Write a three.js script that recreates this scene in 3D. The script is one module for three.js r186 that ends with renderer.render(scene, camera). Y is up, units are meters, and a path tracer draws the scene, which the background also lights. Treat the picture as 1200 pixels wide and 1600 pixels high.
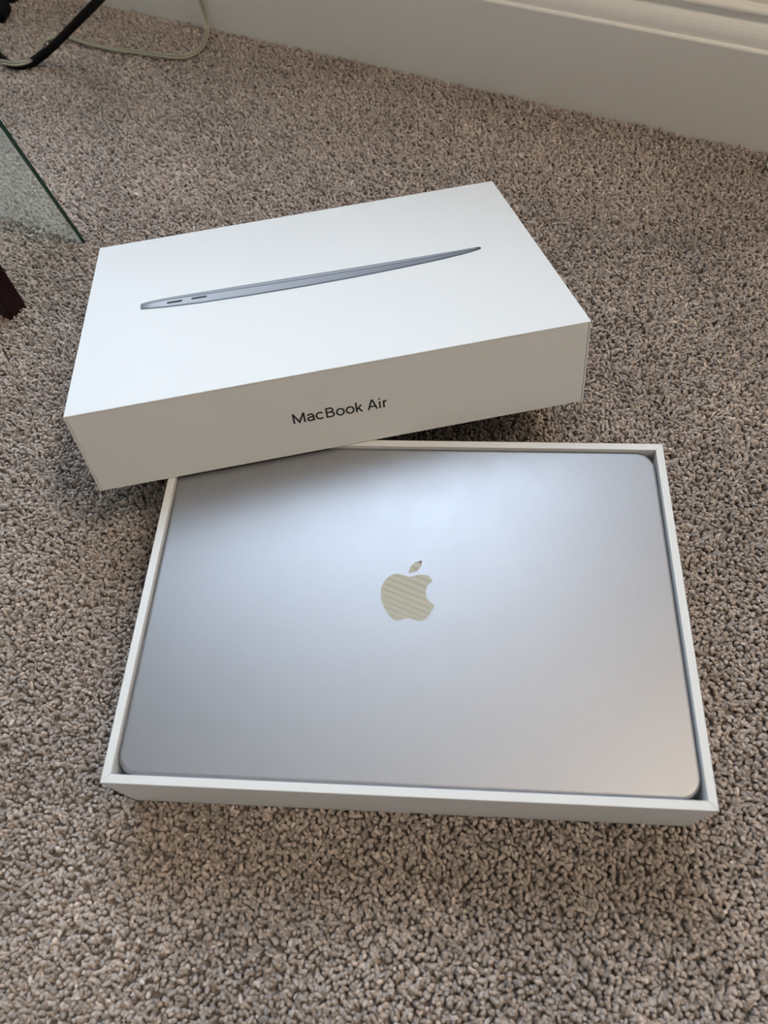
import * as THREE from 'three';
import { mergeGeometries } from 'three/addons/utils/BufferGeometryUtils.js';
import { RoundedBoxGeometry } from 'three/addons/geometries/RoundedBoxGeometry.js';
import { RectAreaLightUniformsLib } from 'three/addons/lights/RectAreaLightUniformsLib.js';

// ---------------------------------------------------------------- camera
// World: y up, metres, the visible pile surface of the carpet is y = 0, the skirting board faces +z.
const scene = new THREE.Scene();
const TURN = 0.525686;                 // angle between the camera's own heading and the wall
const F = 1185.762, PITCH = 1.05415, ROLL = -0.10085, EYE = 0.47747;
const turnY = new THREE.Matrix4().makeRotationY(TURN);
const toWorld = (x, y, z) => new THREE.Vector3(x, y, z).applyMatrix4(turnY);
const camera = new THREE.PerspectiveCamera(2 * Math.atan(800 / F) * 180 / Math.PI, 0.75, 0.02, 60);
const camDir = new THREE.Vector3(0, -Math.sin(PITCH), -Math.cos(PITCH));
const camUp0 = new THREE.Vector3(1, 0, 0).cross(camDir);
const camRight = new THREE.Vector3(1, 0, 0).multiplyScalar(Math.cos(ROLL)).addScaledVector(camUp0, Math.sin(ROLL)).applyMatrix4(turnY);
const camUp = new THREE.Vector3(1, 0, 0).multiplyScalar(-Math.sin(ROLL)).addScaledVector(camUp0, Math.cos(ROLL)).applyMatrix4(turnY);
camDir.applyMatrix4(turnY);
camera.position.set(0, EYE, 0);
camera.quaternion.setFromRotationMatrix(new THREE.Matrix4().makeBasis(camRight, camUp, camDir.clone().negate()));
camera.focus = 0.56;
camera.userData.fStop = 7.5;
scene.add(camera);
// a pixel of the 1200 x 1600 photograph to a point on the level plane at height y, or on the plane of constant z
const ray = (u, v) => camDir.clone().addScaledVector(camRight, (u - 600) / F).addScaledVector(camUp, (800 - v) / F);
const onLevel = (u, v, y = 0) => { const d = ray(u, v); return camera.position.clone().addScaledVector(d, (y - EYE) / d.y); };
const onFront = (u, v, z) => { const d = ray(u, v); return camera.position.clone().addScaledVector(d, z / d.z); };

// ---------------------------------------------------------------- sky, daylight, exposure
const WALL_Z = -0.7365;                // front of the skirting board
const WIN = { x0: -1.35, x1: -0.05, y0: 0.52, y1: 2.12, rail: 1.345 };   // the window opening and the foot of its blind
scene.background = new THREE.Color().setRGB(0.66, 0.82, 1.0);
scene.backgroundIntensity = 3.0;
RectAreaLightUniformsLib.init();
const daylight = new THREE.RectAreaLight(new THREE.Color().setRGB(0.69, 0.84, 1.0), 1.88, WIN.x1 - WIN.x0 - 0.1, WIN.rail - WIN.y0 - 0.04);
daylight.position.set((WIN.x0 + WIN.x1) / 2, (WIN.y0 + WIN.rail) / 2, WALL_Z - 0.035);
daylight.lookAt(daylight.position.x, daylight.position.y, 3);
scene.add(daylight);
const renderer = new THREE.WebGLRenderer({ antialias: true });
renderer.toneMapping = THREE.LinearToneMapping;
renderer.toneMappingExposure = 2.15;
renderer.shadowMap.enabled = true;

// ---------------------------------------------------------------- helpers
let seed = 20471;
const rnd = () => { seed = (seed * 1664525 + 1013904223) >>> 0; return seed / 4294967296; };
const sym = () => rnd() * 2 - 1;
function hash2(i, j) { let h = (i * 374761393 + j * 668265263) | 0; h = Math.imul(h ^ (h >>> 13), 1274126177); return ((h ^ (h >>> 16)) >>> 0) / 4294967296; }
function noise(x, y) {
  const i = Math.floor(x), j = Math.floor(y), f = x - i, g = y - j, s = f * f * (3 - 2 * f), t = g * g * (3 - 2 * g);
  const a = hash2(i, j), b = hash2(i + 1, j), c = hash2(i, j + 1), d = hash2(i + 1, j + 1);
  return a + (b - a) * s + (c - a) * t + (a - b - c + d) * s * t;
}
const fbm = (x, y) => (noise(x, y) * 4 + noise(x * 2.1 + 7, y * 2.1) * 2 + noise(x * 4.3, y * 4.3 + 3)) / 7;
const rgb = (r, g, b) => new THREE.Color().setRGB(r, g, b);
const std = (o) => new THREE.MeshStandardMaterial(o);
const phys = (o) => new THREE.MeshPhysicalMaterial(o);
function mesh(name, geometry, material, parent = scene) {
  const m = new THREE.Mesh(geometry, material);
  m.name = name; m.castShadow = m.receiveShadow = true; parent.add(m); return m;
}
function tag(o, label, category, group) { o.userData = { ...o.userData, label, category }; if (group) o.userData.group = group; return o; }
function struct(o, label, category) { o.userData = { ...o.userData, kind: 'structure', label, category }; return o; }
function thing(name, label, category, p = [0, 0, 0]) { const g = new THREE.Group(); g.name = name; g.position.set(...p); scene.add(g); return tag(g, label, category); }
const box = (x0, x1, y0, y1, z0, z1, r = 0) => (r ? new RoundedBoxGeometry(x1 - x0, y1 - y0, z1 - z0, 2, r) : new THREE.BoxGeometry(x1 - x0, y1 - y0, z1 - z0)).translate((x0 + x1) / 2, (y0 + y1) / 2, (z0 + z1) / 2);
function tube(points, radius, segments = 160, around = 12) {
  return new THREE.TubeGeometry(new THREE.CatmullRomCurve3(points, false, 'centripetal'), segments, radius, around, false);
}
function dataTexture(n, fn, srgb = false) {
  const d = new Uint8Array(n * n * 4);
  for (let j = 0; j < n; j++) for (let i = 0; i < n; i++) { const [r, g, b] = fn(i / n, j / n); d.set([r * 255, g * 255, b * 255, 255], (j * n + i) * 4); }
  const t = new THREE.DataTexture(d, n, n); t.wrapS = t.wrapT = THREE.RepeatWrapping; t.magFilter = THREE.LinearFilter;
  if (srgb) t.colorSpace = THREE.SRGBColorSpace;
  t.needsUpdate = true; return t;
}

// ---------------------------------------------------------------- materials
const M = {
  wall: std({ color: rgb(0.82, 0.77, 0.69), roughness: 0.9 }),
  ceiling: std({ color: rgb(0.86, 0.84, 0.80), roughness: 0.95 }),
  trim: std({ color: rgb(0.83, 0.80, 0.76), roughness: 0.42 }),
  frame: std({ color: rgb(0.72, 0.70, 0.66), roughness: 0.4 }),
  blind: phys({ color: rgb(0.55, 0.475, 0.38), roughness: 0.9, transmission: 0.14, thickness: 0, side: THREE.DoubleSide }),
  rail: std({ color: rgb(0.30, 0.27, 0.23), roughness: 0.5 }),
  pane: phys({ color: rgb(1, 1, 1), transmission: 1, roughness: 0, thickness: 0, ior: 1.5 }),
  ground: std({ color: rgb(0.16, 0.18, 0.12), roughness: 1 }),
  backing: std({ color: rgb(0.30, 0.262, 0.24), roughness: 1 }),
  pile: std({ color: rgb(1, 1, 1), roughness: 0.95 }),
  paper: phys({ color: rgb(0.68, 0.675, 0.67), roughness: 0.55, specularIntensity: 0.4 }),
  board: std({ color: rgb(0.71, 0.71, 0.71), roughness: 0.6 }),
  insert: std({ color: rgb(0.62, 0.62, 0.61), roughness: 0.8 }),
  aluminium: std({ color: rgb(0.385, 0.385, 0.405), metalness: 1, roughness: 0.55 }),
  mirror: std({ color: rgb(0.80, 0.735, 0.68), metalness: 1, roughness: 0.032 }),
  ink: std({ color: rgb(0.012, 0.012, 0.014), roughness: 0.5 }),
  black: phys({ color: rgb(0.005, 0.005, 0.006), roughness: 0.7, specularIntensity: 0.25 }),
  rubber: phys({ color: rgb(0.006, 0.006, 0.007), roughness: 0.75, specularIntensity: 0.25 }),
  jacket: phys({ color: rgb(0.88, 0.87, 0.80), roughness: 0.2, transmission: 0.85, thickness: 0, ior: 1.45 }),
  strand: std({ color: rgb(0.46, 0.43, 0.33), metalness: 0.4, roughness: 0.5 }),
  wood: phys({ color: rgb(0.016, 0.004, 0.004), roughness: 0.5, specularIntensity: 0.4 }),
  glass: phys({ color: rgb(0.90, 0.95, 0.92), transmission: 1, roughness: 0.22, ior: 1.5, thickness: 0 }),
  glassEdge: std({ color: rgb(0.012, 0.045, 0.030), roughness: 0.25 }),
  whitePlastic: std({ color: rgb(0.75, 0.75, 0.74), roughness: 0.4 }),
};
// fine tooth of the coated paper, and the brushed-off smudges of the metal
const grainTex = dataTexture(256, () => { const v = 0.5 + 0.5 * sym(); return [v, v, v]; });
const smudgeTex = dataTexture(512, (u, v) => {
  const n = 0.5 * noise(u * 16, v * 16) + 0.5 * noise(u * 64, v * 64);
  const s = 0.90 + 0.07 * (n - 0.5) + 0.05 * sym(); return [s, s, s];
});
M.aluminium.roughnessMap = smudgeTex;

// ================================================================ the room
const RX0 = -2.2, RX1 = 1.3, RZ1 = 2.2, CEIL = 2.5, WB = WALL_Z - 0.019, T = 0.14;   // WB: face of the wall above the skirting
const FLOOR_Y = -0.006;
{ // flecked yarn colour and nubbly relief where the pile is too far off to be built tuft by tuft
  const fleckTex = dataTexture(512, (u, v) => { const k = 0.62 + 0.38 * noise(u * 170, v * 170); return [k, k * 0.985, k * 0.97]; });
  fleckTex.repeat.set(5, 5); M.backing.map = fleckTex; M.backing.bumpMap = fleckTex; M.backing.bumpScale = 0.003;
}
{
  const f = mesh('floor', box(RX0 - T, RX1 + T, FLOOR_Y - 0.05, FLOOR_Y, WB - T, RZ1 + T), M.backing);
  struct(f, 'carpet backing that covers the whole floor', 'floor');
}
struct(mesh('ceiling', box(RX0 - T, RX1 + T, CEIL, CEIL + 0.1, WB - T, RZ1 + T), M.ceiling), 'flat off-white ceiling', 'ceiling');
struct(mesh('wall_back', mergeGeometries([
  box(RX0 - T, WIN.x0, FLOOR_Y, CEIL, WB - T, WB), box(WIN.x1, RX1 + T, FLOOR_Y, CEIL, WB - T, WB),
  box(WIN.x0, WIN.x1, FLOOR_Y, WIN.y0, WB - T, WB), box(WIN.x0, WIN.x1, WIN.y1, CEIL, WB - T, WB)]), M.wall), 'cream painted wall with the window opening', 'wall');
struct(mesh('wall_left', box(RX0 - T, RX0, FLOOR_Y, CEIL, WB, RZ1), M.wall), 'cream painted side wall left of the window', 'wall');
struct(mesh('wall_right', box(RX1, RX1 + T, FLOOR_Y, CEIL, WB, RZ1), M.wall), 'cream painted side wall right of the window', 'wall');
struct(mesh('wall_front', box(RX0 - T, RX1 + T, FLOOR_Y, CEIL, RZ1, RZ1 + T), M.wall), 'cream painted wall facing the window', 'wall');
struct(mesh('ground_outside', box(-20, 20, -1.1, -1.0, -40, WB - T - 0.05), M.ground), 'grass outside the window', 'ground');

// flush ceiling lamp, out of view above the room
{
  const lamp = thing('ceiling_lamp', 'round flush ceiling lamp with a frosted warm diffuser', 'lamp', [1.02, CEIL, -0.36]);
  mesh('lamp_rim', new THREE.LatheGeometry([[0.0, 0], [0.24, 0], [0.245, -0.01], [0.245, -0.04], [0.235, -0.045], [0.23, -0.03], [0, -0.03]].map(([a, b]) => new THREE.Vector2(a, b)), 48), M.frame, lamp);
  mesh('diffuser', new THREE.LatheGeometry([[0.228, -0.031], [0.22, -0.05], [0.17, -0.075], [0.09, -0.088], [0, -0.092]].map(([a, b]) => new THREE.Vector2(a, b)), 48), std({ color: rgb(0.8, 0.78, 0.72), emissive: rgb(1, 0.82, 0.6), emissiveIntensity: 2 }), lamp);
  const li = new THREE.RectAreaLight(rgb(1, 0.86, 0.70), 13.5, 0.42, 0.42);
  li.position.set(1.02, CEIL - 0.1, -0.36); li.lookAt(1.02, 0, -0.36); scene.add(li);
}

// skirting board: a flat face, a small rounded lip, a cove and a bead on top (profile in depth from the wall face, height)
{
  const s = new THREE.Shape(), d0 = WALL_Z - WB;   // 19 mm
  const mm = [[19, 84.0], [18.7, 85.0], [18.0, 85.7], [17.0, 86.0], [15.6, 85.8], [15.2, 86.2], [15.1, 88.6], [14.8, 91], [14.1, 93.6], [12.9, 96.2], [11.2, 98.8], [9.3, 101], [7.6, 102.6], [7.0, 103.4], [6.9, 106.6], [7.8, 107.2], [8.6, 108.2], [8.9, 109.6], [8.5, 111.2], [7.4, 112.4], [5.6, 113.2], [2, 113.6]];
  const pts = [[0, FLOOR_Y], [d0, FLOOR_Y], ...mm.map(([a, b]) => [a / 1000, b / 1000]), [0, 0.1137]];
  pts.forEach(([x, y], i) => (i ? s.lineTo(x, y) : s.moveTo(x, y)));
  const g = new THREE.ExtrudeGeometry(s, { depth: RX1 - RX0, bevelEnabled: false, steps: 1 });
  g.rotateY(-Math.PI / 2); // shape x -> +z, extrusion -> -x
  g.translate(RX1, 0, WB);
  struct(mesh('baseboard_back', g, M.trim), 'painted skirting board with a moulded top edge', 'baseboard');
}
// window in the wall above the skirting: frame, two sashes with panes, sill
{
  const w = new THREE.Group(); w.name = 'window_1'; scene.add(w);
  struct(w, 'white framed sash window above the skirting board', 'window');
  const { x0, x1, y0, y1 } = WIN, zf = WB - 0.06, b = 0.045, mid = (y0 + y1) / 2;
  mesh('window_frame', mergeGeometries([
    box(x0, x0 + b, y0, y1, zf - 0.05, zf), box(x1 - b, x1, y0, y1, zf - 0.05, zf),
    box(x0 + b, x1 - b, y0, y0 + b, zf - 0.05, zf), box(x0 + b, x1 - b, y1 - b, y1, zf - 0.05, zf)]), M.frame, w);
  mesh('meeting_rail', box(x0 + b, x1 - b, mid - 0.02, mid + 0.02, zf - 0.045, zf - 0.005), M.frame, w);
  mesh('pane', box(x0 + b, x1 - b, y0 + b, mid - 0.02, zf - 0.0285, zf - 0.0280), M.pane, w);
  mesh('pane', box(x0 + b, x1 - b, mid + 0.02, y1 - b, zf - 0.0285, zf - 0.0280), M.pane, w);
  mesh('window_sill', box(x0 - 0.05, x1 + 0.05, y0 - 0.03, y0 - 0.001, WB - 0.06, WB + 0.008, 0.004), M.frame, w);
}
// slatted blind, drawn half way down
{
  const bl = thing('window_blind', 'cream slatted blind drawn half way down the window', 'blind', [(WIN.x0 + WIN.x1) / 2, WIN.rail, WB - 0.026]);
  const half = (WIN.x1 - WIN.x0) / 2 - 0.012, top = WIN.y1 - WIN.rail;
  mesh('head_rail', box(-half, half, top - 0.045, top - 0.002, -0.026, 0.026, 0.003), M.rail, bl);
  mesh('bottom_rail', box(-half, half, 0, 0.02, -0.025, 0.025, 0.004), M.rail, bl);
  const slatShape = new THREE.Shape();
  slatShape.moveTo(-0.025, 0); slatShape.quadraticCurveTo(0, 0.006, 0.025, 0); slatShape.lineTo(0.025, 0.0026); slatShape.quadraticCurveTo(0, 0.0086, -0.025, 0.0026); slatShape.closePath();
  const slat = new THREE.ExtrudeGeometry(slatShape, { depth: half * 2 - 0.004, bevelEnabled: false, curveSegments: 6 }).rotateY(Math.PI / 2).translate(-half + 0.002, 0, 0);
  for (let y = 0.05; y < top - 0.06; y += 0.046) { const s = mesh('slat', slat, M.blind, bl); s.position.y = y; s.rotation.x = 0.75; }
  for (const x of [-half * 0.72, 0, half * 0.72]) mesh('ladder_cord', box(x - 0.001, x + 0.001, 0.012, top - 0.03, 0.0265, 0.0285), M.rail, bl);
}

// ================================================================ carpet pile
const TRAY = { x: 0.00954, z: -0.17936, yaw: -0.13914, W: 0.326, D: 0.22716, H: 0.05639 };
const LID = { x: -0.03258, y: 0.0262, z: -0.40372, yaw: 0.10184, rx: -0.27096, rz: 0.0007, W: 0.330, D: 0.2312, H: 0.0622 };
const trayPos = toWorld(TRAY.x, 0, TRAY.z), trayYaw = TRAY.yaw + TURN;
{
  function tuft(bend, len, r0, r1, twist) {     // one short bent yarn end, rounded at the tip
    const rings = 5, n = 6, pos = [], idx = [];
    const prof = [[0, r0], [0.35, (r0 + r1) / 2], [0.66, r1], [0.88, r1 * 0.9], [1, r1 * 0.5]];
    for (let k = 0; k < rings; k++) {
      const [t, r] = prof[k], cx = bend * t * t * len, cy = len * t * (1 - 0.22 * Math.abs(bend) * t);
      for (let a = 0; a < n; a++) { const ph = a / n * 2 * Math.PI + twist * t, q = 1 + 0.16 * Math.cos(2 * ph + twist); pos.push(cx + r * q * Math.cos(ph), cy, r * q * Math.sin(ph)); }
    }
    pos.push(bend * len * 1.01, len * (1 - 0.22 * Math.abs(bend)) * 1.02, 0);
    for (let k = 0; k < rings - 1; k++) for (let a = 0; a < n; a++) { const b = (a + 1) % n, p = k * n; idx.push(p + a, p + n + a, p + b, p + b, p + n + a, p + n + b); }
    for (let a = 0; a < n; a++) idx.push((rings - 1) * n + a, rings * n, (rings - 1) * n + (a + 1) % n);
    const g = new THREE.BufferGeometry(); g.setAttribute('position', new THREE.Float32BufferAttribute(pos, 3)); g.setIndex(idx); g.computeVertexNormals(); return g;
  }
  const kinds = [tuft(0.2, 0.0068, 0.0009, 0.00142, 0.6), tuft(0.4, 0.0070, 0.0009, 0.00132, 1.1), tuft(0.05, 0.0064, 0.0010, 0.0015, 0.2), tuft(0.6, 0.0072, 0.0009, 0.0013, 0.9)];
  const X0 = -1.1, X1 = 0.42, Z0 = WALL_Z + 0.001, Z1 = 0.34, step = 0.0022;
  const lists = kinds.map(() => ({ m: [], c: [] }));
  const cs = Math.cos(-trayYaw), sn = Math.sin(-trayYaw);
  const P = new THREE.Vector3(), Q = new THREE.Quaternion(), S = new THREE.Vector3(), Mx = new THREE.Matrix4(), E = new THREE.Euler();
  for (let z = Z0; z < Z1; z += step) for (let x = X0; x < X1; x += step) {
    const px = x + sym() * step * 0.55, pz = z + sym() * step * 0.55;
    const dx = px - trayPos.x, dz = pz - trayPos.z, lx = cs * dx + sn * dz, lz = -sn * dx + cs * dz;
    if (Math.abs(lx) < TRAY.W / 2 - 0.001 && Math.abs(lz) < TRAY.D / 2 - 0.001) { rnd(); continue; }
    const lean = fbm(px * 9 + 40, pz * 9 + 11) * 2 - 1, lean2 = fbm(px * 9 + 90, pz * 9 + 61) * 2 - 1;   // the way the pile has been brushed
    const k = Math.floor(rnd() * 4), s = 0.85 + 0.35 * rnd();
    E.set(0.42 * lean2 + 0.26 * sym(), rnd() * Math.PI * 2, 0.42 * lean + 0.26 * sym(), 'ZXY');
    P.set(px, FLOOR_Y - 0.0008 - 0.0012 * rnd(), Math.max(pz, WALL_Z + 0.002)); Q.setFromEuler(E); S.set(s, s * (0.85 + 0.3 * rnd()), s);
    lists[k].m.push(...Mx.compose(P, Q, S).elements);
    const v = 0.70 + 0.60 * rnd(), patch = 0.76 + 0.46 * fbm(px * 12 + 5, pz * 12 + 9), fleck = rnd() < 0.08 ? 1.3 : 1;
    const t = rnd() * 0.03;
    lists[k].c.push((0.392 + t) * v * patch * fleck, 0.343 * v * patch * fleck, (0.312 - t * 0.4) * v * patch * fleck);
  }
  const pile = new THREE.Group(); pile.name = 'carpet_pile'; scene.add(pile);
  tag(pile, 'short tufted taupe carpet pile under the boxes', 'carpet'); pile.userData.kind = 'stuff';
  lists.forEach(({ m, c }, i) => {
    const im = new THREE.InstancedMesh(kinds[i], M.pile, m.length / 16);
    im.name = 'tufts'; im.userData.kind = 'stuff';
    im.instanceMatrix.array.set(m);
    im.instanceColor = new THREE.InstancedBufferAttribute(new Float32Array(c), 3);
    im.castShadow = im.receiveShadow = true; pile.add(im);
  });
}

// ================================================================ open box tray
{
  const t = thing('box_tray', 'open white cardboard box base lying flat on the carpet with the laptop inside', 'box', [trayPos.x, 0, trayPos.z]);
  t.rotation.y = trayYaw;
  const w = TRAY.W / 2, d = TRAY.D / 2, th = 0.0048, y0 = -0.003, H = TRAY.H, e = 0.00040;
  function wall(name, poly) {   // a mitred cardboard wall; its bevels leave the fine line at each mitre
    const s = new THREE.Shape(); poly.forEach(([x, z], i) => (i ? s.lineTo(x, -z) : s.moveTo(x, -z))); s.closePath();
    const g = new THREE.ExtrudeGeometry(s, { depth: H - y0 - 2 * e, bevelEnabled: true, bevelSize: e, bevelOffset: -e, bevelThickness: e, bevelSegments: 2 });
    g.rotateX(-Math.PI / 2).translate(0, y0 + e, 0);
    return mesh(name, g, M.board, t);
  }
  wall('front_wall', [[-w, d], [w, d], [w - th, d - th], [-w + th, d - th]]);
  wall('back_wall', [[-w, -d], [-w + th, -d + th], [w - th, -d + th], [w, -d]]);
  wall('side_wall', [[-w, -d], [-w, d], [-w + th, d - th], [-w + th, -d + th]]);
  wall('side_wall', [[w, -d], [w - th, -d + th], [w - th, d - th], [w, d]]);
  mesh('bottom_board', box(-w + th, w - th, y0, y0 + 0.003, -d + th, d - th), M.board, t);
  mesh('insert', box(-w + th + 0.0004, w - th - 0.0004, y0 + 0.003, H - 0.0195, -d + th + 0.0004, d - th - 0.0004), M.insert, t);
}

// ================================================================ laptop, lying closed in the tray
function roundedOutline(hw, hd, r, inset, n = 14) {
  const pts = [], rr = Math.max(r - inset, 0.0004), cx = hw - Math.max(r, inset), cz = hd - Math.max(r, inset);
  [[1, 1, 0], [-1, 1, 1], [-1, -1, 2], [1, -1, 3]].forEach(([sx, sz, q]) => { for (let k = 0; k <= n; k++) { const a = (q + k / n) * Math.PI / 2; pts.push([sx * cx + rr * Math.cos(a), sz * cz + rr * Math.sin(a)]); } });
  return pts;
}
function slab(hw, hd, r, profile) {   // profile: [inset, y] from below upwards; flat on top and below
  const pos = [], idx = [], uv = []; let n = 0;
  profile.forEach(([ins, y]) => { const o = roundedOutline(hw, hd, r, ins); n = o.length; o.forEach(([x, z]) => { pos.push(x, y, z); uv.push(x * 4, z * 4); }); });
  for (let k = 0; k < profile.length - 1; k++) for (let a = 0; a < n; a++) { const b = (a + 1) % n, p = k * n; idx.push(p + a, p + n + a, p + b, p + b, p + n + a, p + n + b); }
  const top = (profile.length - 1) * n, c = pos.length / 3;
  pos.push(0, profile.at(-1)[1], 0, 0, profile[0][1], 0); uv.push(0, 0, 0, 0);
  for (let a = 0; a < n; a++) { const b = (a + 1) % n; idx.push(top + a, c, top + b, b, c + 1, a); }
  const g = new THREE.BufferGeometry();
  g.setAttribute('position', new THREE.Float32BufferAttribute(pos, 3)); g.setAttribute('uv', new THREE.Float32BufferAttribute(uv, 2)); g.setIndex(idx); g.computeVertexNormals(); return g;
}
{
  const topY = TRAY.H - 0.0024, base = topY - 0.0153;
  const l = thing('laptop', 'closed space grey aluminium laptop with mirrored fruit emblem, lying in the open box', 'laptop', [trayPos.x, base, trayPos.z]);
  l.rotation.y = trayYaw;
  const hw = 0.1576, hd = 0.1086, h = topY - base;
  const edge = [[0.0004, h - 0.0046], [0, h - 0.0024]];
  for (let k = 1; k <= 10; k++) { const q = k / 10; edge.push([0.0026 * q, h - 0.0016 * Math.pow(1 - q, 2.6)]); }
  mesh('display_lid', slab(hw, hd, 0.0125, edge), M.aluminium, l);
  mesh('base', slab(hw, hd, 0.0125, [[0.010, 0], [0.004, 0.0014], [0.0006, 0.006], [0, 0.0095], [0.0005, h - 0.0052]]), M.aluminium, l);
  // the emblem: outline in millimetres on the lid
  const body = [[0.01, -14.77], [-3.17, -15.83], [-7.93, -16.73], [-12.07, -15.17], [-15.29, -11.35], [-16.98, -6.76], [-16.87, -1.7], [-15.57, 3.27], [-13.01, 8.15], [-9.75, 12.13], [-7.13, 13.67], [-3.6, 13.02], [0.43, 11.81], [3.51, 12.79], [7.34, 13.59], [10.6, 12.02], [13.55, 7.86], [15.65, 3.14]];
  const bite = [[15.65, 3.14], [12.9, 1.29], [10.77, -1.97], [10.17, -5.59], [11.12, -9.28], [14.42, -12.78]];
  const shoulder = [[14.42, -12.78], [11.49, -15.84], [7.28, -16.7], [3.12, -15.89], [0.01, -14.77]];
  const curve = (p, n) => new THREE.CatmullRomCurve3(p.map(([x, y]) => new THREE.Vector3(x / 1000, -y / 1000, 0)), false, 'centripetal').getPoints(n).map((v) => new THREE.Vector2(v.x, v.y));
  const emblem = (pts) => new THREE.ExtrudeGeometry(new THREE.Shape(pts), { depth: 0.00012, bevelEnabled: false }).rotateX(-Math.PI / 2).translate(0, h, 0.0007);
  mesh('emblem', emblem([...curve(body, 110), ...curve(bite, 40).slice(1), ...curve(shoulder, 36).slice(1, -1)]), M.mirror, l).userData.label = 'mirrored fruit emblem with a bite';
  const leafA = curve([[-0.6, -17.22], [0.06, -21.0], [2.84, -24.58], [7.45, -26.17]], 30), leafB = curve([[7.45, -26.17], [6.86, -22.65], [4.33, -19.1], [-0.6, -17.22]], 30);
  mesh('emblem_leaf', emblem([...leafA, ...leafB.slice(1, -1)]), M.mirror, l).userData.label = 'mirrored leaf of the emblem';
}

// ================================================================ box lid, propped on the tray
{
  const p = toWorld(LID.x, LID.y, LID.z);
  const g = thing('box_cover', 'white box lid with a printed laptop picture, one edge propped on the open box', 'box lid', [p.x, p.y, p.z]);
  g.rotation.set(LID.rx, LID.yaw + TURN, LID.rz, 'YXZ');
  const w = LID.W / 2, d = LID.D / 2, H = LID.H, ts = 0.0012, tf = 0.0026;
  mesh('top_panel', box(-w, w, H - 0.0014, H, -d, d, 0.0005), M.paper, g);
  mesh('side_panel', box(-w, -w + ts, 0, H - 0.0014, -d, d, 0.0003), M.paper, g);
  mesh('side_panel', box(w - ts, w, 0, H - 0.0014, -d, d, 0.0003), M.paper, g);
  mesh('front_panel', box(-w + ts + 0.0002, w - ts - 0.0002, 0, H - 0.0014, d - tf, d - 0.0002, 0.0003), M.paper, g);
  mesh('back_panel', box(-w + ts + 0.0002, w - ts - 0.0002, 0, H - 0.0014, -d + 0.0002, -d + tf, 0.0003), M.paper, g);
  for (const sx of [-1, 1]) mesh('lining', box(sx * (w - ts - 0.0008) - 0.0008, sx * (w - ts - 0.0008) + 0.0008, 0.001, H - 0.0014, -d + tf, d - tf), M.board, g);

  // lettering on the front panel: strokes in millimetres (x along the panel, y up)
  const parts = [], SW = 1.22;
  function stroke(pts, closed = false, sw = SW) {
    const n = pts.length, L = [], R = [];
    for (let i = 0; i < n; i++) {
      const a = closed ? pts[(i - 1 + n) % n] : pts[Math.max(i - 1, 0)], b = pts[i], c = closed ? pts[(i + 1) % n] : pts[Math.min(i + 1, n - 1)];
      let d1 = [b[0] - a[0], b[1] - a[1]], d2 = [c[0] - b[0], c[1] - b[1]];
      if (!d1[0] && !d1[1]) d1 = d2; if (!d2[0] && !d2[1]) d2 = d1;
      const l1 = Math.hypot(...d1), l2 = Math.hypot(...d2), n1 = [-d1[1] / l1, d1[0] / l1], n2 = [-d2[1] / l2, d2[0] / l2];
      let mx = n1[0] + n2[0], my = n1[1] + n2[1]; const ml = Math.hypot(mx, my) || 1; mx /= ml; my /= ml;
      const k = Math.min(sw / 2 / Math.max(mx * n1[0] + my * n1[1], 0.3), sw * 1.2);
      L.push([b[0] + mx * k, b[1] + my * k]); R.push([b[0] - mx * k, b[1] - my * k]);
    }
    const pos = [], idx = [];
    L.forEach((v, i) => pos.push(v[0], v[1], 0, R[i][0], R[i][1], 0));
    for (let i = 0; i < (closed ? n : n - 1); i++) { const a = 2 * i, b = 2 * ((i + 1) % n); idx.push(a, a + 1, b, b, a + 1, b + 1); }
    const q = new THREE.BufferGeometry(); q.setAttribute('position', new THREE.Float32BufferAttribute(pos, 3)); q.setIndex(idx); q.computeVertexNormals(); parts.push(q);
  }
  const arc = (cx, cy, rx, ry, a0, a1, n = 22) => Array.from({ length: n + 1 }, (_, k) => { const a = (a0 + (a1 - a0) * k / n) * Math.PI / 180; return [cx + rx * Math.cos(a), cy + ry * Math.sin(a)]; });
  const B0 = 25.4, CAP = 33.3, XH = 31.2, hs = SW / 2;
  stroke([[-29.9, B0], [-29.9, CAP]]); stroke([[-23.0, B0], [-23.0, CAP]]);                                         // M
  stroke([[-29.9, CAP - 0.3], [-26.45, B0 + 0.7], [-23.0, CAP - 0.3]]);
  stroke([...arc(-18.9, 29.35, 1.75, 1.55, 170, 20, 16), [-16.95, 29.2], [-16.95, B0]]);                             // a
  stroke([[-16.95, 28.75], [-18.9, 28.55], ...arc(-19.1, 27.1, 1.75, 1.35, 100, 290, 16), [-17.6, 26.2], [-16.95, 27.2]]);
  stroke(arc(-12.7, 28.3, 2.4, 2.5, 42, 318, 30));                                                                 // c
  stroke([[-8.35, B0], [-8.35, CAP]]);                                                                               // B
  stroke([[-8.35, CAP - hs], [-5.9, CAP - hs], ...arc(-5.9, 31.2, 1.75, 1.6, 90, -90, 14), [-8.35, 29.6]]);
  stroke([[-8.35, 29.6], [-5.7, 29.6], ...arc(-5.7, 27.75, 2.0, 1.85, 90, -90, 14), [-8.35, B0 + hs]]);
  stroke(arc(0.55, 28.3, 2.35, 2.5, 0, 354, 40), true); stroke(arc(6.95, 28.3, 2.35, 2.5, 0, 354, 40), true);        // o o
  stroke([[11.2, B0], [11.2, CAP + 0.1]]); stroke([[14.6, 31.0], [11.2, 27.5]]); stroke([[12.35, 28.75], [14.75, B0]]); // k
  stroke([[18.75, B0], [21.55, CAP]]); stroke([[24.55, B0], [21.75, CAP]]); stroke([[19.6, 27.9], [23.7, 27.9]]);    // A
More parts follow.
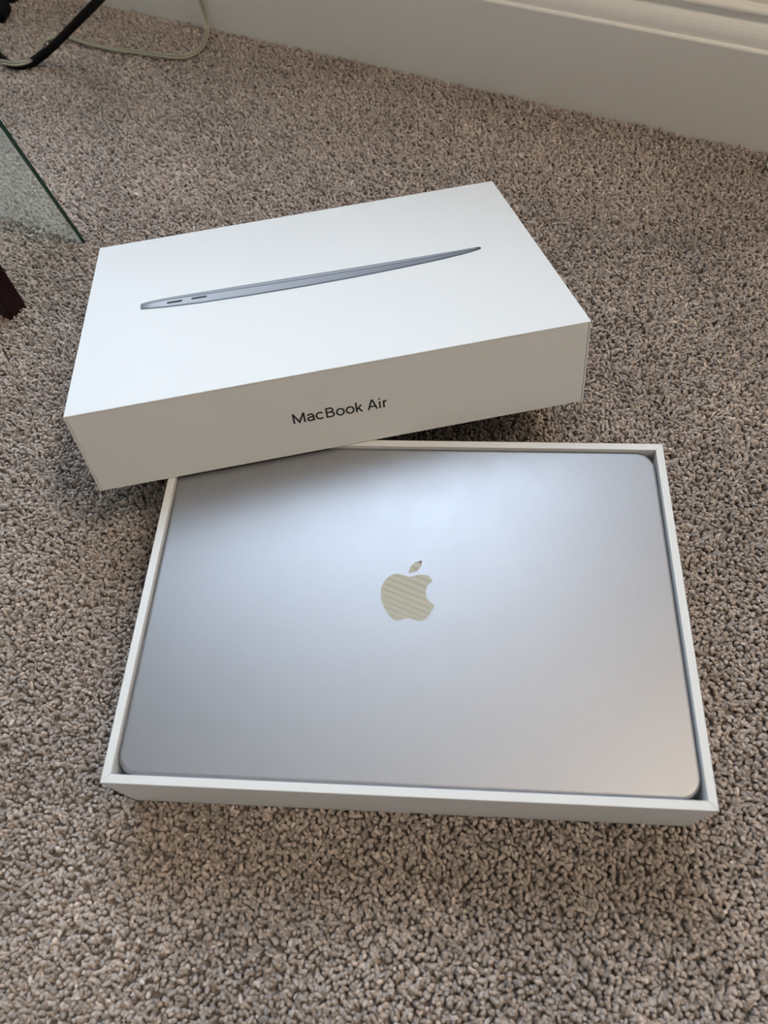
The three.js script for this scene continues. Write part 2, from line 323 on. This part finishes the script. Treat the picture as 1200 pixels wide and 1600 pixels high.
  stroke([[26.55, B0], [26.55, 31.0]]); stroke(arc(26.55, 32.75, 0.33, 0.33, 0, 340, 16), true, 0.66);               // i
  stroke([[29.1, B0], [29.1, 31.0]]); stroke([[29.1, 28.6], ...arc(31.1, 28.6, 2.0, 2.0, 175, 88, 10)]);             // r
  const letters = mergeGeometries(parts); letters.scale(0.001, 0.001, 0.001).translate(0, 0, d - 0.0002 + 0.00006);
  mesh('lettering', letters, M.ink, g).userData.label = 'black lettering MacBook Air';

  // the printed picture of a laptop seen from its side
  const C = document.createElement('canvas'); C.width = 2048; C.height = 256;
  const c = C.getContext('2d'), PX0 = -128, PX1 = 128, PY0 = -16, PY1 = 16;
  const X = (x) => (x - PX0) / (PX1 - PX0) * 2048, Y = (y) => (y - PY0) / (PY1 - PY0) * 256;
  c.clearRect(0, 0, 2048, 256);
  const path = (pts) => { c.beginPath(); pts.forEach(([x, y], i) => (i ? c.lineTo(X(x), Y(y)) : c.moveTo(X(x), Y(y)))); };
  const topE = [[-125.2, -7.0], [-124.2, -9.0], [-118, -10.3], [-108, -10.9], [-80, -10.4], [-40, -9.2], [0, -8.0], [60, -6.2], [110, -5.4], [123, -5.4], [125.4, -4.6]];
  const botE = [[125.4, -2.0], [123, -0.6], [112, 1.9], [95, 4.2], [65, 6.4], [30, 8.0], [-5, 8.4], [-47, 7.6], [-80, 6.0], [-105, 3.4], [-120, 0.8], [-124.6, -0.3]];
  path([...topE, ...botE]); c.closePath();
  let gr = c.createLinearGradient(X(-126), 0, X(126), 0);
  [[0, '#4a4d53'], [0.012, '#6d7177'], [0.035, '#a9adb3'], [0.07, '#b4b7bd'], [0.25, '#a3a7ae'], [0.5, '#8f939b'], [0.75, '#7b8088'], [0.97, '#6c7179'], [1, '#3b3d42']].forEach((s) => gr.addColorStop(...s));
  c.fillStyle = gr; c.fill();
  c.save(); c.clip();
  path([...topE, [125.4, -3.6], [60, -1.9], [0, -3.0], [-40, -4.6], [-80, -6.6], [-108, -8.0], [-118, -8.2], [-125, -6.5]]); c.closePath(); c.fillStyle = '#8f939a'; c.fill();
  c.lineWidth = 9; c.strokeStyle = '#5f636a'; path(topE); c.stroke();
  c.lineWidth = 7; c.strokeStyle = '#44474d'; path([[-124, -7.2], [-108, -8.0], [-80, -6.6], [-40, -4.6], [0, -3.0], [60, -1.9], [125, -3.5]]); c.stroke();
  for (let k = 0; k < 6; k++) { c.lineWidth = 44 - k * 7; c.strokeStyle = `rgba(66,73,84,${0.16 + 0.06 * k})`; path(botE); c.stroke(); }
  c.fillStyle = '#2f3237'; path([[122.6, -5], [126, -5], [126, -2.6], [123, -2.8]]); c.closePath(); c.fill();
  c.restore();
  for (const x of [-100.3, -82.6]) { c.lineCap = 'round'; c.strokeStyle = '#4a4d53'; c.lineWidth = 26; path([[x - 4.2, -3.1], [x + 4.2, -2.8]]); c.stroke(); c.strokeStyle = '#2c2e32'; c.lineWidth = 15; c.stroke(); }
  const tex = new THREE.CanvasTexture(C); tex.colorSpace = THREE.SRGBColorSpace; tex.anisotropy = 8;
  const pg = new THREE.PlaneGeometry(0.256, 0.032).rotateX(-Math.PI / 2).translate(0, H + 0.00006, 0);
  const pm = mesh('printed_picture', pg, std({ map: tex, transparent: true, roughness: 0.45 }), g);
  pm.castShadow = false; pm.userData.label = 'printed side view of a thin grey laptop';
}

// ================================================================ dark wooden table at the side, glass sheet leaning on it
{
  const foot = onLevel(22, 497, 0);
  const x1 = foot.x, x0 = x1 - 0.50, z0 = foot.z - 0.018, z1 = z0 + 0.42, top = 0.54;
  const t = thing('side_table', 'dark mahogany side table, one slim leg standing beside the glass sheet', 'table', [(x0 + x1) / 2, 0, (z0 + z1) / 2]);
  const W = (x1 - x0) / 2, D = (z1 - z0) / 2;
  for (const [sx, sz] of [[1, -1], [-1, -1], [1, 1], [-1, 1]]) mesh('leg', box(sx > 0 ? W - 0.026 : -W, sx > 0 ? W : -W + 0.026, FLOOR_Y, top - 0.02, sz > 0 ? D - 0.02 : -D, sz > 0 ? D : -D + 0.02, 0.003), M.wood, t);
  mesh('apron', box(-W + 0.026, W - 0.026, top - 0.09, top - 0.02, -D + 0.003, -D + 0.017), M.wood, t);
  mesh('apron', box(-W + 0.026, W - 0.026, top - 0.09, top - 0.02, D - 0.017, D - 0.003), M.wood, t);
  mesh('apron', box(-W + 0.003, -W + 0.017, top - 0.09, top - 0.02, -D + 0.02, D - 0.02), M.wood, t);
  mesh('apron', box(W - 0.017, W - 0.003, top - 0.09, top - 0.02, -D + 0.02, D - 0.02), M.wood, t);
  mesh('table_top', box(-W - 0.0, W + 0.0, top - 0.02, top, -D - 0.0, D + 0.01, 0.004), M.wood, t);

  const corner = onLevel(130, 380, 0), th = 0.0032, reach = z0 - corner.z, hgt = 0.50;
  const lean = Math.atan2(reach - 0.004, top - 0.05);
  const gl = new THREE.Group(); gl.name = 'glass_sheet'; scene.add(gl);
  mesh('pane', box(-0.42 + 0.0012, -0.0012, -0.003, hgt - 0.0012, -th, 0), M.glass, gl);
  mesh('edge', box(-0.0012, 0, -0.004, hgt, -th, 0), M.glassEdge, gl).userData.label = 'dark green polished edge';
  mesh('edge', box(-0.42, -0.42 + 0.0012, -0.004, hgt, -th, 0), M.glassEdge, gl);
  mesh('edge', box(-0.42 + 0.0012, -0.0012, hgt - 0.0012, hgt, -th, 0), M.glassEdge, gl);
  gl.position.set(corner.x, 0, corner.z); gl.rotation.x = lean;
  tag(gl, 'clear glass sheet with a dark green edge leaning by the table leg', 'glass');
}

// ================================================================ cables and small things by the wall
{
  const R = 0.0043;
  const up = (u, v, y) => onLevel(u, v, y);
  const path = [up(-60, 52, R), up(-22, 68, R * 0.9), up(0, 88, R * 0.8), up(13, 99, R * 0.8), up(30, 102.5, R * 0.8), up(49, 97.5, R), up(72, 82, 0.015), up(111, 44, 0.05), up(154, 0, 0.09), up(204, -54, 0.15), up(244, -114, 0.24)];
  const c = thing('black_cable', 'thick black power cable bending down onto the carpet by the wall', 'cable');
  mesh('cord', tube(path, R, 200, 14), M.black, c);
  mesh('sleeve', tube(path.slice(4, 7), R * 1.12, 60, 14), M.rubber, c);

  // twin clear speaker wire
  const r = 0.0014, px = [[-40, 92], [0, 96.5], [26, 99.5], [44, 95.5], [56, 86], [63, 74], [69.5, 63.5], [81, 58.5], [95, 57], [109, 58.5], [125, 64], [140, 69], [180, 77.5], [215, 81.5], [260, 87.5], [293, 87.5], [313, 76], [322.5, 55]];
  const line = px.map(([u, v], i) => onLevel(u, v, i <= 2 ? 0.0110 : i === 3 ? 0.0095 : i === 4 ? 0.005 : 0.003));
  line.push(onFront(323.5, 38, WALL_Z + 0.010), onFront(321, 25, WALL_Z + 0.007), onFront(315.5, 6, WALL_Z + 0.005), onFront(309, -12, WALL_Z + 0.005), onFront(303, -40, WALL_Z + 0.006));
  const s = thing('speaker_wire', 'clear twin speaker wire looping over the carpet and up the skirting', 'wire');
  const crv = new THREE.CatmullRomCurve3(line, false, 'centripetal'), A = [], B = [], n = 90;
  for (let i = 0; i <= n; i++) {
    const p = crv.getPointAt(i / n), tg = crv.getTangentAt(i / n), side = new THREE.Vector3(0, 1, 0.35).cross(tg).normalize();
    const tw = 0.5 * Math.sin(i * 0.12), off = side.applyAxisAngle(tg, tw).multiplyScalar(r * 0.97);
    A.push(p.clone().add(off)); B.push(p.clone().sub(off));
  }
  mesh('conductor', tube(A, r * 0.62, 300, 8), M.strand, s); mesh('conductor', tube(B, r * 0.62, 300, 8), M.strand, s);
  mesh('insulation', tube(A, r, 300, 10), M.jacket, s); mesh('insulation', tube(B, r, 300, 10), M.jacket, s);

  // black round plug at the edge of the carpet
  const pp = onLevel(-2, 23, 0.008);
  const pl = thing('round_plug', 'black round plug lying on the carpet near the black cable', 'plug', [pp.x, pp.y, pp.z]);
  pl.rotation.y = 0.35; pl.scale.setScalar(0.74);
  const lathe = (pts) => new THREE.LatheGeometry(pts.map(([a, b]) => new THREE.Vector2(a, b)), 28).rotateX(Math.PI / 2);
  mesh('body', lathe([[0, -0.03], [0.009, -0.03], [0.0115, -0.026], [0.0115, 0.004], [0.0105, 0.006], [0.0085, 0.006]]), M.black, pl);
  mesh('face_ring', lathe([[0.0085, 0.006], [0.0085, 0.0035], [0.006, 0.0035], [0.006, 0.0055], [0.0045, 0.006], [0, 0.006]]), M.rubber, pl);
  // low black foot of a stand beyond it
  const fp = onLevel(2, -8, 0.0);
  const st = thing('stand_foot', 'low black flat stand foot at the carpet edge by the wall', 'stand', [fp.x, FLOOR_Y, fp.z]);
  mesh('foot_plate', box(-0.16, 0.028, 0.0, 0.018, -0.04, 0.010, 0.004), M.black, st);
  mesh('upright', box(-0.11, -0.07, 0.018, 0.5, -0.03, -0.01, 0.003), M.black, st);

  // white cord by the skirting, only its bend in view
  const w0 = onLevel(1199.6, 256, 0.002);
  const wc = [];
  for (let k = 0; k <= 16; k++) { const a = Math.PI * (0.5 + k / 16); wc.push(new THREE.Vector3(w0.x + 0.0075 + 0.0065 * Math.cos(a), 0.002, w0.z + 0.0065 * Math.sin(a))); }
  wc.unshift(new THREE.Vector3(w0.x + 0.12, 0.002, w0.z + 0.02)); wc.push(new THREE.Vector3(w0.x + 0.10, 0.002, w0.z - 0.012));
  const wm = mesh('white_cord', tube(wc, 0.002, 120, 10), M.whitePlastic);
  tag(wm, 'thin white cord bent on the carpet beside the skirting board', 'cord');
}

scene.traverse((o) => { if (o.isMesh) { o.castShadow = true; o.receiveShadow = true; } });
renderer.render(scene, camera);
